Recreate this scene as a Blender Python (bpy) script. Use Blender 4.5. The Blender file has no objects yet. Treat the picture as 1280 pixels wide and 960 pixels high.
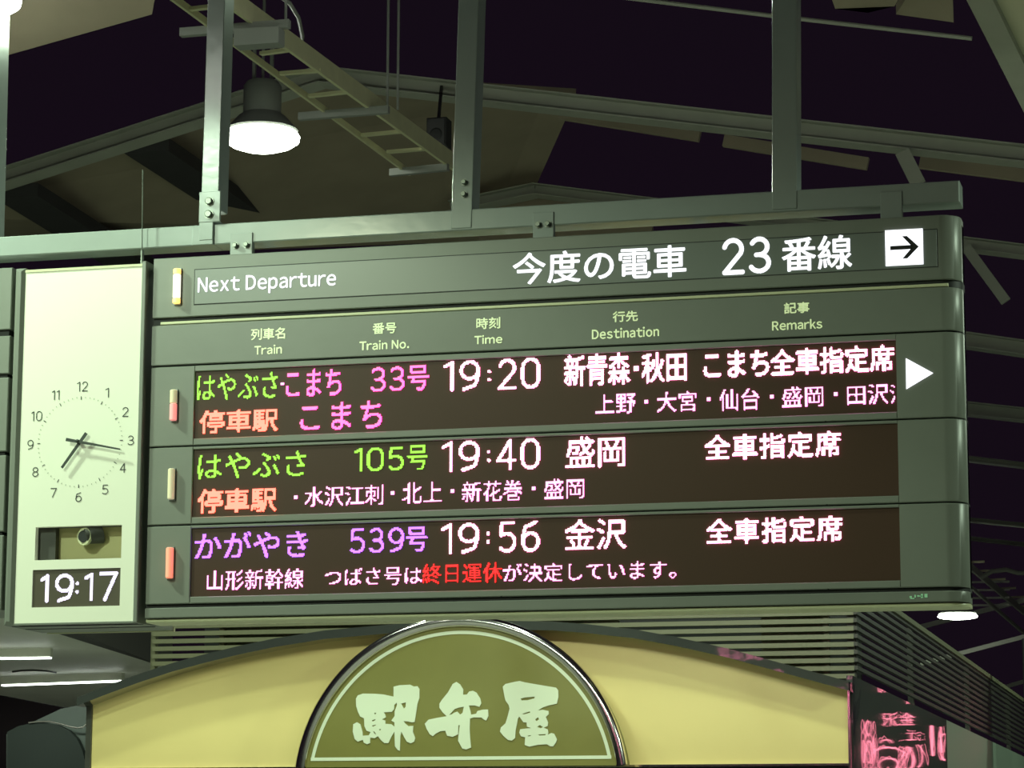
import bpy, bmesh, math, random
import numpy as np
from mathutils import Vector, Matrix
from mathutils.geometry import tessellate_polygon

# ------------------------------------------------------------------ camera
scene = bpy.context.scene
COL = scene.collection
F = 3500.0
RM = np.array([[0.9663648, 0.2571554, 0.0031883],
               [-0.0409207, 0.1659915, -0.9852778],
               [-0.2538987, 0.9520073, 0.1709313]])     # rows: camera right, down, forward
CAM = np.array([3.8657, -9.8159, 1.6])
cd = bpy.data.cameras.new('camera')
cd.sensor_width = 36.0
cd.lens = 36.0 * F / 1280.0
cd.clip_end = 300
cam = bpy.data.objects.new('camera', cd)
COL.objects.link(cam)
u, s_, vt = np.linalg.svd(RM)
RM = u @ vt
cam.matrix_world = Matrix(((RM[0][0], -RM[1][0], -RM[2][0], CAM[0]),
                           (RM[0][1], -RM[1][1], -RM[2][1], CAM[1]),
                           (RM[0][2], -RM[1][2], -RM[2][2], CAM[2]),
                           (0, 0, 0, 1)))
scene.camera = cam

# ------------------------------------------------------------------ world, exposure
w = bpy.data.worlds.new('night_sky')
scene.world = w
w.use_nodes = True
w.node_tree.nodes['Background'].inputs[0].default_value = (0.75, 0.40, 0.85, 1)
w.node_tree.nodes['Background'].inputs[1].default_value = 0.009
vs = scene.view_settings
vs.view_transform = 'Standard'
vs.look = 'None'
vs.exposure = 0.0
vs.gamma = 1.0
vs.use_curve_mapping = False

LAMP_POWER = 350.0
LAMP_COLOR = (0.76, 1.0, 0.73)
# pendant lamps of the platform, plus unseen fill lamps added at the right (x, y, z, power factor); the lamp's light is made by its own builder
LAMPS = [(-2.25, 6.6, 5.95, .35, 162), (-2.55, 3.2, 6.12, .5, 162), (-1.95, -4.9, 6.12, 1.8, 151), (-2.45, -9.3, 5.92, .75, 172),
         (0.2, 2.6, 6.1, .55, 162), (-0.35, 28.6, 5.0, .3, 162), (7.4, .7, 5.4, 1.2, 162), (5.5, 9.0, 5.6, .6, 162), (4.5, 14.0, 5.6, .6, 162),
         (-2.3, -1.15, 5.9, 1.55, 130)]

# ------------------------------------------------------------------ projection helpers (used only to find real positions)
def ray(px, py):
    d = RM.T @ np.array([(px - 640) / F, (py - 480) / F, 1.0])
    return d
def P(px, py, Y=0.0):
    d = ray(px, py); t = (Y - CAM[1]) / d[1]
    q = CAM + d * t
    return Vector((q[0], Y, q[2]))
def PZ(px, py, Z):
    d = ray(px, py); t = (Z - CAM[2]) / d[2]
    q = CAM + d * t
    return Vector((q[0], q[1], Z))
def PX(px, py, X):
    d = ray(px, py); t = (X - CAM[0]) / d[0]
    q = CAM + d * t
    return Vector((X, q[1], q[2]))

# ------------------------------------------------------------------ materials
def mat(name, col, rough=.5, metal=0.0, noise=0.0, nscale=30.0, bump=0.0, bscale=60.0, spec=.5, coat=0.0, trans=0.0, stretch=None, det=2.0):
    m = bpy.data.materials.new(name); m.use_nodes = True
    nt = m.node_tree; b = nt.nodes['Principled BSDF']
    b.inputs['Base Color'].default_value = (*col, 1)
    b.inputs['Roughness'].default_value = rough
    b.inputs['Metallic'].default_value = metal
    b.inputs['Specular IOR Level'].default_value = spec
    b.inputs['Coat Weight'].default_value = coat
    b.inputs['Transmission Weight'].default_value = trans
    tc = nt.nodes.new('ShaderNodeTexCoord')
    mp = nt.nodes.new('ShaderNodeMapping')
    nt.links.new(tc.outputs['Object'], mp.inputs[0])
    if stretch: mp.inputs['Scale'].default_value = stretch
    if noise > 0:
        n = nt.nodes.new('ShaderNodeTexNoise'); n.inputs['Scale'].default_value = nscale; n.inputs['Detail'].default_value = 5
        nt.links.new(mp.outputs[0], n.inputs['Vector'])
        mx = nt.nodes.new('ShaderNodeMix'); mx.data_type = 'RGBA'
        mx.inputs[6].default_value = (*[c * (1 - noise) for c in col], 1)
        mx.inputs[7].default_value = (*[min(1, c * (1 + noise)) for c in col], 1)
        nt.links.new(n.outputs['Fac'], mx.inputs[0]); nt.links.new(mx.outputs[2], b.inputs['Base Color'])
    if bump > 0:
        n2 = nt.nodes.new('ShaderNodeTexNoise'); n2.inputs['Scale'].default_value = bscale; n2.inputs['Detail'].default_value = det
        nt.links.new(mp.outputs[0], n2.inputs['Vector'])
        bp = nt.nodes.new('ShaderNodeBump'); bp.inputs['Strength'].default_value = 1.0; bp.inputs['Distance'].default_value = bump
        nt.links.new(n2.outputs['Fac'], bp.inputs['Height']); nt.links.new(bp.outputs[0], b.inputs['Normal'])
    return m
def emat(name, col, strength, base=(.02, .02, .02)):
    m = bpy.data.materials.new(name); m.use_nodes = True
    b = m.node_tree.nodes['Principled BSDF']
    b.inputs['Base Color'].default_value = (*base, 1)
    b.inputs['Roughness'].default_value = .4
    b.inputs['Emission Color'].default_value = (*col, 1)
    b.inputs['Emission Strength'].default_value = strength
    return m
M = {}
M['sign'] = mat('slate_grey_painted_metal', (.205, .220, .185), .38, noise=.06, nscale=8, bump=.0004, bscale=25)
M['sign_edge'] = mat('brushed_grey_edge', (.30, .33, .33), .30, metal=.3)
M['insert'] = mat('glossy_grey_acrylic', (.19, .212, .19), .30)
M['cream'] = mat('cream_trim', (.66, .66, .42), .35)
M['black'] = mat('black_core', (.012, .013, .012), .6)
M['led'] = mat('dark_brown_led_screen', (.070, .036, .022), .45, noise=.18, nscale=400, spec=.25)
M['white_print'] = mat('white_print', (.95, .95, .92), .5)
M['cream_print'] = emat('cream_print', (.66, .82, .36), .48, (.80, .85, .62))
M['frame'] = mat('pale_green_grey_steel', (.36, .40, .375), .16, noise=.05, nscale=12, bump=.0004, bscale=15)
M['frame_dark'] = mat('shadow_grey_steel', (.10, .11, .10), .5)
M['bolt'] = mat('bolt_steel', (.20, .22, .19), .35, metal=.6)
M['clock_face'] = emat('backlit_clock_board', (.85, .92, .66), .12, (.80, .82, .66))
M['clock_ink'] = mat('dark_clock_ink', (.03, .04, .03), .5)
M['tick_ink'] = mat('faint_tick_ink', (.38, .42, .30), .5)
M['yellow'] = mat('cream_yellow_fascia', (.82, .67, .27), .40, noise=.04, nscale=3, bump=.0003, bscale=20)
M['olive'] = mat('olive_plate', (.20, .19, .045), .35, noise=.10, nscale=5)
M['brush_white'] = mat('pale_green_white_lettering', (.70, .77, .57), .5)
M['chrome'] = mat('polished_chrome', (.74, .70, .68), .14, metal=1.0, bump=.0006, bscale=12)
M['gloss_black'] = mat('wavy_black_gloss', (.018, .018, .018), .03, bump=.0022, bscale=11, coat=1.0, det=1)
M['gloss_side'] = mat('wavy_black_gloss_side', (.07, .075, .072), .015, bump=.0065, bscale=1.6, coat=1.0, det=1, stretch=(1, .8, 2.2))
M['reflect_grey'] = mat('grey_reflection_tint', (.24, .31, .24), .5, bump=.001, bscale=3)
M['gloss_cornice'] = mat('wavy_gloss_cornice', (.05, .055, .05), .03, bump=.010, bscale=3.2, coat=1.0, det=2)
M['gloss_dim'] = mat('dark_wavy_panel', (.055, .07, .06), .22, bump=.004, bscale=3)
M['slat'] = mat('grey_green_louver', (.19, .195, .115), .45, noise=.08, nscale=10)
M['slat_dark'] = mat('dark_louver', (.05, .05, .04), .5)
M['soffit'] = mat('soffit_grey_panel', (.78, .80, .68), .45, noise=.06, nscale=3)
M['deck'] = mat('brown_roof_deck', (.30, .26, .18), .8, noise=.22, nscale=2.5)
M['deck_pale'] = mat('pale_roof_panel', (.55, .55, .38), .7, noise=.1, nscale=3)
M['rafter'] = mat('grey_painted_rafter', (.34, .36, .29), .6, noise=.12, nscale=5)
M['matte_black'] = mat('matte_black', (.008, .006, .007), 1.0, spec=.05)
M['arch_dark'] = mat('dark_arch', (.012, .017, .014), .8, spec=.15)
M['dark_steel'] = mat('dark_steel', (.035, .035, .035), .7, noise=.2, nscale=6)
M['tray'] = mat('galvanised_tray', (.62, .62, .38), .45, metal=.2, noise=.12, nscale=12)
M['floor'] = mat('platform_paving', (.36, .36, .33), .5, noise=.12, nscale=1.5, bump=.001, bscale=40)
M['lamp_body'] = mat('grey_lamp_housing', (.25, .27, .24), .4)
M['lens'] = emat('glowing_lamp_lens', (.93, 1.0, .86), 26.0)
M['lens2'] = emat('glowing_far_lens', (.95, 1.0, .9), 9.0)
M['tube'] = emat('fluorescent_tube', (.92, 1.0, .93), 7.0)
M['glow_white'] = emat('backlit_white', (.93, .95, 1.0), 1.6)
M['amber'] = emat('amber_lamp', (1.0, .62, .16), 1.5, (.6, .5, .3))
M['amber_core'] = emat('amber_core', (1.0, .95, .75), 1.3, (.6, .5, .3))
M['salmon'] = emat('salmon_lamp', (1.0, .24, .13), .85, (.7, .4, .3))
M['pinkred'] = emat('pink_lamp', (1.0, .30, .27), .75, (.7, .4, .4))
M['cream_lamp'] = emat('dim_cream_lamp', (.85, .78, .48), .30, (.75, .68, .45))
HALO = {'white': ((1, .22, .55), 7), 'thin': ((1, .15, .65), 3.5), 'green': ((.3, 1, .02), 1.5), 'pink': ((1, .02, .35), 5), 'red': ((1, .06, .03), 6), 'deep_red': ((1, .0, .0), 3), 'purple': ((.35, .06, 1), 4), 'clock': ((.5, .3, 1), 2)}  # side faces emit extra saturated colour, standing in for the halo round letters
HALOM = {k: emat(k + '_led_halo', v[0], v[1] * 2) for k, v in HALO.items()}
LEDC = {
    'white': emat('white_led', (1.0, .78, .92), 2.2),
    'thin': emat('pinkish_white_led', (1.0, .62, .92), 1.5),
    'green': emat('green_led', (.42, 1.0, .08), 1.05),
    'pink': emat('pink_led', (1.0, .20, .46), 1.6),
    'red': emat('orange_red_led', (1.0, .22, .15), 2.3),
    'deep_red': emat('deep_red_led', (1.0, .02, .025), 1.3),
    'purple': emat('purple_led', (.62, .25, 1.0), 1.35),
    'clock': emat('violet_white_led', (.82, .76, 1.0), 1.7),
}

# ------------------------------------------------------------------ mesh helpers
class MB:
    def __init__(self):
        self.v = []; self.f = []
    def add(self, vs, fs):
        o = len(self.v); self.v += [tuple(v) for v in vs]; self.f += [tuple(i + o for i in f) for f in fs]; return self
    def box(self, x0, x1, y0, y1, z0, z1):
        v = [(x, y, z) for z in (z0, z1) for y in (y0, y1) for x in (x0, x1)]
        return self.add(v, [(0, 2, 3, 1), (4, 5, 7, 6), (0, 1, 5, 4), (2, 6, 7, 3), (0, 4, 6, 2), (1, 3, 7, 5)])
    def cbox(self, x0, x1, y0, y1, z0, z1, c=.003):
        """box with chamfered front (low y) edges"""
        loops = []
        for (y, k) in ((y1, 0), (y0 + c, 0), (y0, c)):
            loops.append([(x0 + k, y, z0 + k), (x1 - k, y, z0 + k), (x1 - k, y, z1 - k), (x0 + k, y, z1 - k)])
        v = sum(loops, []); f = [(3, 2, 1, 0)]
        for a in (0, 4):
            for i in range(4):
                j = (i + 1) % 4; f.append((a + i, a + j, a + 4 + j, a + 4 + i))
        f = [tuple(reversed(q)) for q in f]
        f.append((8, 9, 10, 11))
        return self.add(v, f)
    def prism(self, prof, z0, z1, c=0.0, cen=None):
        """profile in x,y extruded in z; chamfer c pulls the end loops towards the centre in y only"""
        n = len(prof); lv = [(z0, c), (z0 + c, 0), (z1 - c, 0), (z1, c)] if c > 0 else [(z0, 0), (z1, 0)]
        v = []
        for z, k in lv:
            for (x, y) in prof:
                v.append((x, y + (k if y < .1 else 0), z))
        f = []
        for a in range(len(lv) - 1):
            for i in range(n):
                j = (i + 1) % n; f.append((a * n + i, a * n + j, (a + 1) * n + j, (a + 1) * n + i))
        f.append(tuple(range(n))[::-1]); f.append(tuple(i + (len(lv) - 1) * n for i in range(n)))
        return self.add(v, f)
    def bar(self, a, b, wd, ht, up=(0, 0, 1)):
        a = Vector(a); b = Vector(b); d = (b - a).normalized(); up = Vector(up)
        s = d.cross(up)
        if s.length < 1e-4: s = Vector((1, 0, 0))
        s.normalize(); t = s.cross(d).normalized()
        v = []
        for q in (a, b):
            for (i, j) in ((-1, -1), (1, -1), (1, 1), (-1, 1)):
                v.append(q + s * (i * wd / 2) + t * (j * ht / 2))
        return self.add(v, [(0, 3, 2, 1), (4, 5, 6, 7), (0, 1, 5, 4), (1, 2, 6, 5), (2, 3, 7, 6), (3, 0, 4, 7)])
    def tube(self, pts, r, n=10, caps=True, ref=(0, 0, 1)):
        pts = [Vector(p) for p in pts]; rings = []
        ref = Vector(ref)
        for i, p in enumerate(pts):
            d = (pts[min(i + 1, len(pts) - 1)] - pts[max(i - 1, 0)]).normalized()
            if abs(d.dot(ref)) > .95: rr = Vector((0, 1, 0))
            else: rr = ref
            s = d.cross(rr).normalized(); t = s.cross(d).normalized()
            rad = r[i] if isinstance(r, (list, tuple)) else r
            rings.append([p + s * (math.cos(2 * math.pi * k / n) * rad) + t * (math.sin(2 * math.pi * k / n) * rad) for k in range(n)])
        v = sum(rings, []); f = []
        for i in range(len(pts) - 1):
            for k in range(n):
                j = (k + 1) % n; f.append((i * n + k, i * n + j, (i + 1) * n + j, (i + 1) * n + k))
        if caps:
            f.append(tuple(range(n))[::-1]); f.append(tuple((len(pts) - 1) * n + k for k in range(n)))
        return self.add(v, f)
    def lathe(self, prof, c=(0, 0, 0), n=40, axis='z'):
        v = []; f = []
        for (r, h) in prof:
            for k in range(n):
                a = 2 * math.pi * k / n
                if axis == 'z': v.append((c[0] + r * math.cos(a), c[1] + r * math.sin(a), c[2] + h))
                else: v.append((c[0] + r * math.cos(a), c[1] + h, c[2] + r * math.sin(a)))
        for i in range(len(prof) - 1):
            for k in range(n):
                j = (k + 1) % n; f.append((i * n + k, i * n + j, (i + 1) * n + j, (i + 1) * n + k))
        return self.add(v, f)
    def slab(self, pts, off):
        """closed thick polygon: pts and pts+off"""
        n = len(pts); off = Vector(off); pts = [Vector(p) for p in pts]
        v = pts + [p + off for p in pts]
        f = [tuple(range(n)), tuple(range(2 * n - 1, n - 1, -1))]
        for i in range(n):
            j = (i + 1) % n; f.append((i, i + n, j + n, j))
        return self.add(v, f)
    def build(self, name, m, parent=None, smooth=False, bevel=0.0):
        me = bpy.data.meshes.new(name); me.from_pydata([tuple(v) for v in self.v], [], self.f)
        bm = bmesh.new(); bm.from_mesh(me); bmesh.ops.recalc_face_normals(bm, faces=bm.faces)
        if smooth:
            for f in bm.faces: f.smooth = True
            for e in bm.edges:
                if len(e.link_faces) == 2 and e.calc_face_angle(0) > .6: e.smooth = False
        bm.to_mesh(me); bm.free()
        me.materials.append(M[m] if isinstance(m, str) else m)
        o = bpy.data.objects.new(name, me); COL.objects.link(o)
        if parent is not None:
            par(o, parent)
        if bevel > 0:
            b = o.modifiers.new('bevel', 'BEVEL'); b.width = bevel; b.segments = 2; b.limit_method = 'ANGLE'
        return o
WORLDLOC = {}
def wl(o):
    p = Vector(o.location); q = o.parent
    while q is not None:
        p += Vector(q.location); q = q.parent
    return p
def par(o, parent):
    """keep world coordinates of o (all roots are unrotated)"""
    o.parent = parent
    o.location = Vector(o.location) - wl(parent)
def thing(name, label, cat, loc=(0, 0, 0), group=None):
    o = bpy.data.objects.new(name, None); COL.objects.link(o); o.location = loc
    o.empty_display_size = .1
    o['label'] = label; o['category'] = cat
    if group: o['group'] = group
    return o
def tag(o, label, cat, group=None):
    o['label'] = label; o['category'] = cat
    if group: o['group'] = group
    return o
def lab(o, label):
    o['label'] = label; return o
def struct(o, label=None, cat=None):
    o['kind'] = 'structure'
    if label: o['label'] = label
    if cat: o['category'] = cat
    return o

# ------------------------------------------------------------------ lettering
def glyph_tris(s, bold=0.0, spacing=1.0):
    c = bpy.data.curves.new('glyphs', 'FONT'); c.body = s; c.offset = bold; c.space_character = spacing; c.resolution_u = 4
    o = bpy.data.objects.new('glyphs', c); COL.objects.link(o)
    bpy.context.view_layer.update()
    dg = bpy.context.evaluated_depsgraph_get()
    me = bpy.data.meshes.new_from_object(o.evaluated_get(dg))
    me.calc_loop_triangles()
    co = np.array([v.co[:2] for v in me.vertices]); tr = np.array([t.vertices[:] for t in me.loop_triangles])
    bpy.data.objects.remove(o); bpy.data.curves.remove(c); bpy.data.meshes.remove(me)
    return co, tr
def fit(co, x0, x1, z0, z1):
    mn = co.min(0); mx = co.max(0)
    return np.c_[x0 + (co[:, 0] - mn[0]) / (mx[0] - mn[0]) * (x1 - x0), z0 + (co[:, 1] - mn[1]) / (mx[1] - mn[1]) * (z1 - z0)]
# stroke digits (width, polylines) in a box of height 1
def arc_(cx, cy, rx, ry, a0, a1, n=14):
    return [(cx + rx * math.cos(math.radians(a0 + (a1 - a0) * i / n)), cy + ry * math.sin(math.radians(a0 + (a1 - a0) * i / n))) for i in range(n + 1)]
DIG = {
 '0': (.58, [arc_(.29, .70, .29, .30, 0, 180) + arc_(.29, .30, .29, .30, 180, 360) + [(.58, .70)]]),
 '1': (.24, [[(0, .86), (.24, 1.0), (.24, 0)]]),
 '2': (.54, [arc_(.27, .72, .27, .28, 165, -28) + [(0, 0), (.56, 0)]]),
 '3': (.54, [arc_(.25, .755, .25, .245, 150, -90) + [(.16, .51)], [(.16, .51), (.25, .51)] + arc_(.25, .255, .29, .255, 90, -152)]),
 '4': (.60, [[(.44, 0), (.44, 1.0), (0, .29), (.60, .29)]]),
 '5': (.54, [[(.50, 1.0), (.06, 1.0), (.03, .56)] + arc_(.24, .31, .30, .31, 118, -140)]),
 '6': (.56, [[(.47, 1.0), (.20, .88)] + arc_(.28, .33, .28, .66, 125, 180, 6) + arc_(.28, .31, .28, .31, 180, 540, 26)]),
 '7': (.54, [[(0, 1.0), (.54, 1.0), (.16, 0)]]),
 '8': (.54, [arc_(.27, .755, .23, .245, 0, 360, 24), arc_(.27, .255, .27, .255, 0, 360, 24)]),
 '9': (.56, [[(.09, 0), (.36, .10)] + arc_(.28, .67, .28, .66, -55, 0, 6) + arc_(.28, .69, .28, .31, 0, 360, 26)]),
 ':': (.0, [[(0, .70), (0, .71)], [(0, .18), (0, .19)]]),
}
def stroke_text(s, x0, x1, z0, z1, wd, gap=.30, asp=None):
    """list of segments in plane units filling the box (the stroke width stays inside)"""
    segs = []; x = 0.0; h = wd / 2
    for ch in s:
        w_, pl_ = DIG[ch]
        for pl in pl_:
            for p, q in zip(pl, pl[1:]): segs.append((x + p[0], p[1], x + q[0], q[1]))
        x += w_ + gap
    S = np.array(segs); mx = max(S[:, 0].max(), S[:, 2].max()); mx = max(mx, 1e-6)
    fx = (x1 - x0 - wd) / mx; fz = (z1 - z0 - wd)
    if s == ':': fx = 0
    if asp: fx = fz * asp
    off = x0 + (x1 - x0 - mx * fx) / 2
    return np.c_[off + S[:, 0] * fx, z0 + h + S[:, 1] * fz, off + S[:, 2] * fx, z0 + h + S[:, 3] * fz]
LATIN = {}
def latin_tris(s, bold=0.0):
    """proportional setting of the sans serif full width letters"""
    V = []; T_ = []; x = 0.0
    for ch in s:
        if ch == ' ': x += .30; continue
        if ch not in LATIN: LATIN[ch] = glyph_tris(chr(ord(ch) + 0xFEE0), bold)
        co, tr = LATIN[ch]
        k = len(V); mn = co[:, 0].min(); mxx = co[:, 0].max()
        sq = .93
        V += [((c[0] - mn) * sq + x, c[1]) for c in co]; T_ += [tuple(k + t for t in tt_) for tt_ in tr]
        x += (mxx - mn) * sq + (.125 if ch not in 'rtTkv' else .075)
    LATIN.clear()
    return np.array(V), np.array(T_)
def is_latin(s): return all(ord(c) < 128 for c in s)
PITCH = .00435
def cover(q, tr, segs, wd, pitch, ss, grow):
    """supersampled grid of glyph triangles and / or thick segments, grown by `grow` sub cells"""
    pts = q if q is not None else np.r_[segs[:, :2] - wd, segs[:, 2:] + wd, segs[:, 2:] - wd, segs[:, :2] + wd]
    x0, z0 = pts.min(0) - pitch; x1, z1 = pts.max(0) + pitch
    gx0 = math.floor(x0 / pitch); gz0 = math.floor(z0 / pitch)
    nx = math.ceil(x1 / pitch) - gx0 + 1; nz = math.ceil(z1 / pitch) - gz0 + 1
    h = pitch / ss
    G = np.zeros((nz * ss, nx * ss), bool)
    if q is not None:
        for t in tr:
            a, b, c = q[t[0]], q[t[1]], q[t[2]]
            den = (b[1] - c[1]) * (a[0] - c[0]) + (c[0] - b[0]) * (a[1] - c[1])
            if abs(den) < 1e-14: continue
            i0 = max(0, int((min(a[0], b[0], c[0]) - gx0 * pitch) / h) - 1); i1 = min(nx * ss, int((max(a[0], b[0], c[0]) - gx0 * pitch) / h) + 2)
            j0 = max(0, int((min(a[1], b[1], c[1]) - gz0 * pitch) / h) - 1); j1 = min(nz * ss, int((max(a[1], b[1], c[1]) - gz0 * pitch) / h) + 2)
            X = gx0 * pitch + (np.arange(i0, i1) + .5) * h; Z = gz0 * pitch + (np.arange(j0, j1) + .5) * h
            X, Z = np.meshgrid(X, Z)
            l1 = ((b[1] - c[1]) * (X - c[0]) + (c[0] - b[0]) * (Z - c[1])) / den
            l2 = ((c[1] - a[1]) * (X - c[0]) + (a[0] - c[0]) * (Z - c[1])) / den
            G[j0:j1, i0:i1] |= (l1 >= -1e-6) & (l2 >= -1e-6) & (l1 + l2 <= 1 + 1e-6)
    else:
        X = gx0 * pitch + (np.arange(nx * ss) + .5) * h; Z = gz0 * pitch + (np.arange(nz * ss) + .5) * h
        X, Z = np.meshgrid(X, Z)
        for (ax, az, bx_, bz_) in segs:
            dx, dz = bx_ - ax, bz_ - az; L = dx * dx + dz * dz + 1e-12
            t = np.clip(((X - ax) * dx + (Z - az) * dz) / L, 0, 1)
            G |= np.hypot(X - ax - t * dx, Z - az - t * dz) <= wd / 2
    for _ in range(grow):
        H = G.copy(); H[1:] |= G[:-1]; H[:-1] |= G[1:]; H[:, 1:] |= G[:, :-1]; H[:, :-1] |= G[:, 1:]; G = H
    return gx0, gz0, G.reshape(nz, ss, nx, ss).mean(axis=(1, 3))
SPC = {'こ ま ち': 1.22, '全 車 指 定 席': 1.09, 'は や ぶ さ': 1.0, 'か が や き': 1.0}
def shapes(s, a, b, bold, wd):
    """fit the string into the box; digits are strokes, the rest font outlines"""
    if s.strip() and all(c in DIG for c in s):
        return None, None, stroke_text(s, a.x, b.x, b.z, a.z, wd)
    co, tr = latin_tris(s) if is_latin(s) else glyph_tris(s.replace(' ', ''), 0.0, SPC.get(s, 1.0))
    return fit(co, a.x, b.x, b.z, a.z), tr, None
def led_cells(mb, gx0, gz0, B, pitch, Y, dep=.0025, sides=True):
    g = pitch * .02
    nz, nx = B.shape
    for j in range(nz):
        i = 0
        while i < nx:
            if B[j, i]:
                k = i
                while k < nx and B[j, k]: k += 1
                x0, x1 = (gx0 + i) * pitch, (gx0 + k) * pitch
                z0, z1 = (gz0 + j) * pitch + g * sides, (gz0 + j + 1) * pitch - g * sides
                y0, y1 = Y - dep, Y
                if sides:
                    v = [(x0, y0, z0), (x1, y0, z0), (x1, y0, z1), (x0, y0, z1), (x0, y1, z0), (x1, y1, z0), (x1, y1, z1), (x0, y1, z1)]
                    mb.add(v, [(0, 1, 2, 3), (5, 4, 7, 6), (0, 4, 5, 1), (1, 5, 6, 2), (2, 6, 7, 3), (3, 7, 4, 0)])
                else:
                    mb.add([(x0, y0, z0), (x1, y0, z0), (x1, y0, z1), (x0, y0, z1)], [(0, 1, 2, 3)])
                i = k
            else: i += 1
def print_text(mb, s, TL, BR, Y=0.0, bold=0.0, spacing=1.0, th=.0015, wd=.0):
    """printed lettering as a thin raised film; bold > 0 thickens the strokes (metres)"""
    a = P(*TL, Y); b = P(*BR, Y)
    q, tr, segs = shapes(s, a, b, bold, wd or .006)
    if q is not None and bold == 0:
        mb.add([(x, Y - th, z) for x, z in q], [tuple(t) for t in tr]); return
    pitch = .0009
    if q is not None:      # keep the grown outline inside the box
        q = fit(q, a.x + bold, b.x - bold, b.z + bold, a.z - bold)
    gx, gz, C = cover(q, tr, segs, wd or .006, pitch, 1, int(round(bold / pitch)) if q is not None else 0)
    led_cells(mb, gx, gz, C > .5, pitch, Y - th, 0, sides=False)
def led_text(mb, s, TL, BR, Y=0.0, bold=0, thr=.42, pitch=PITCH, wd=.0125, split=None):
    """dot matrix lettering: `bold` is in fifths of a dot"""
    a = P(*TL, Y); b = P(*BR, Y)
    if s == '・':
        cx_, cz_ = (a.x + b.x) / 2, (a.z + b.z) / 2; r_ = (b.x - a.x) / 2
        i0, i1 = round((cx_ - r_) / pitch), max(round((cx_ - r_) / pitch) + 1, round((cx_ + r_) / pitch))
        j0, j1 = round((cz_ - r_) / pitch), max(round((cz_ - r_) / pitch) + 1, round((cz_ + r_) / pitch))
        led_cells(mb, i0, j0, np.ones((j1 - j0, i1 - i0), bool), pitch, Y); return
    q, tr, segs = shapes(s, a, b, bold, wd)
    gx, gz, C = cover(q, tr, segs, wd, pitch, 5, bold if q is not None else 0)
    B = C > thr
    if split is None:
        led_cells(mb, gx, gz, B, pitch, Y); return
    cols = np.where(B.any(axis=0))[0]
    cuts = [cols[0]] + [cols[i + 1] for i in range(len(cols) - 1) if cols[i + 1] - cols[i] > (99 if s == ':' else 2)] + [B.shape[1]]
    for c0_, c1_ in zip(cuts, cuts[1:]):
        m2 = MB(); B2 = np.zeros_like(B); B2[:, c0_:c1_] = B[:, c0_:c1_]
        led_cells(m2, gx, gz, B2, pitch, Y); split.append(m2)

# ================================================================== STRUCTURE
fl = MB().box(-14, 16, -16, 45, -.2, 0).build('floor', 'floor')
struct(fl)

# ------------------------------------------------------------------ roof rafters: each one a thing (far structure of the platform roof)
def rafter(pts, Y, ht, label, m='rafter', dp=.18, flange=True, name='roof_rafter', cat='beam', group=None):
    """pts: pixel polyline of the centre line on the vertical plane y = Y"""
    q = [P(x, y, Y) for x, y in pts]
    root = thing(name, label, cat, q[0], group)
    wb = MB()
    for a, b in zip(q, q[1:]):
        wb.bar(a + Vector((0, dp / 2, 0)), b + Vector((0, dp / 2, 0)), dp * .25, ht)
    wb.build('web', m, root)
    if flange:
        for k, nm in ((-1, 'bottom_flange'), (1, 'top_flange')):
            fb = MB()
            for a, b in zip(q, q[1:]):
                o = Vector((0, dp / 2, k * ht / 2)); fb.bar(a + o, b + o, dp, ht * .10)
            fb.build(nm, m, root)
    return root
rafter([(-120, 258), (397, 92), (1420, 207)], 8.5, .115, 'nearest grey gabled roof rafter crossing behind the sign hangers', group=None)
rafter([(560, 257), (666, 235), (1440, 332)], 11.8, .085, 'second gabled roof rafter, its peak just above the hanger beam')
rafter([(1120, 411), (1440, 457)], 15.6, .13, 'third roof rafter, deep one right of the column title strip')
rafter([(1120, 500), (1440, 535)], 19.5, .13, 'fourth roof rafter, right of the first display row')
rafter([(1120, 562), (1440, 600)], 22.8, .055, 'thin fifth roof rafter, right of the second display row')
rafter([(1120, 640), (1440, 672)], 28.5, .05, 'thin sixth roof rafter, upper of the pair right of the third row')
rafter([(1120, 662), (1440, 698)], 33.5, .05, 'thin seventh roof rafter, lower of the pair right of the third row')
rafter([(1150, 783), (1300, 744)], 31.5, .07, 'thin sloping roof strut beside the small far lamp', flange=False, name='roof_strut')
rafter([(1150, 829), (1300, 790)], 30.0, .06, 'sloping roof strut below the far lamp, above the dark louvers', flange=False, name='roof_strut')
rafter([(1230, 866), (1330, 836)], 34.0, .06, 'lowest sloping roof strut at the right edge behind the louvers', flange=False, name='roof_strut')
rafter([(1126, 186), (1146, 226)], 8.35, .10, 'short diagonal brace under the nearest rafter above the arrow sign', flange=False, name='roof_brace', m='rafter')
rafter([(1206, 306), (1256, 374)], 11.6, .08, 'diagonal brace under the second rafter right of the arrow sign', flange=False, name='roof_brace')
for k, (x0, y0, x1, y1, lb) in enumerate([(700, 142, 875, 170, 'brown plank hung under the nearest rafter, left of three'),
                                      (905, 176, 1085, 205, 'brown plank hung under the nearest rafter, middle one'),
                                      (1150, 203, 1300, 222, 'brown plank hung under the nearest rafter, at the right edge')]):
    a = P(x0, y0, 9.4); b = P(x1, y1, 9.4)
    tag(MB().bar(a, b, .05, .085).build('ceiling_plank', 'deck'), lb, 'plank')
# gable infill under second rafter
g = MB().slab([P(598, 252, 12.1), P(668, 235, 12.1), P(815, 253, 12.1), P(815, 300, 12.1), P(598, 300, 12.1)], (0, .05, 0)).build('gable_panel', 'deck')
tag(g, 'dim brown gable panel just above the hanger beam right of the middle hanger', 'panel')
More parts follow.
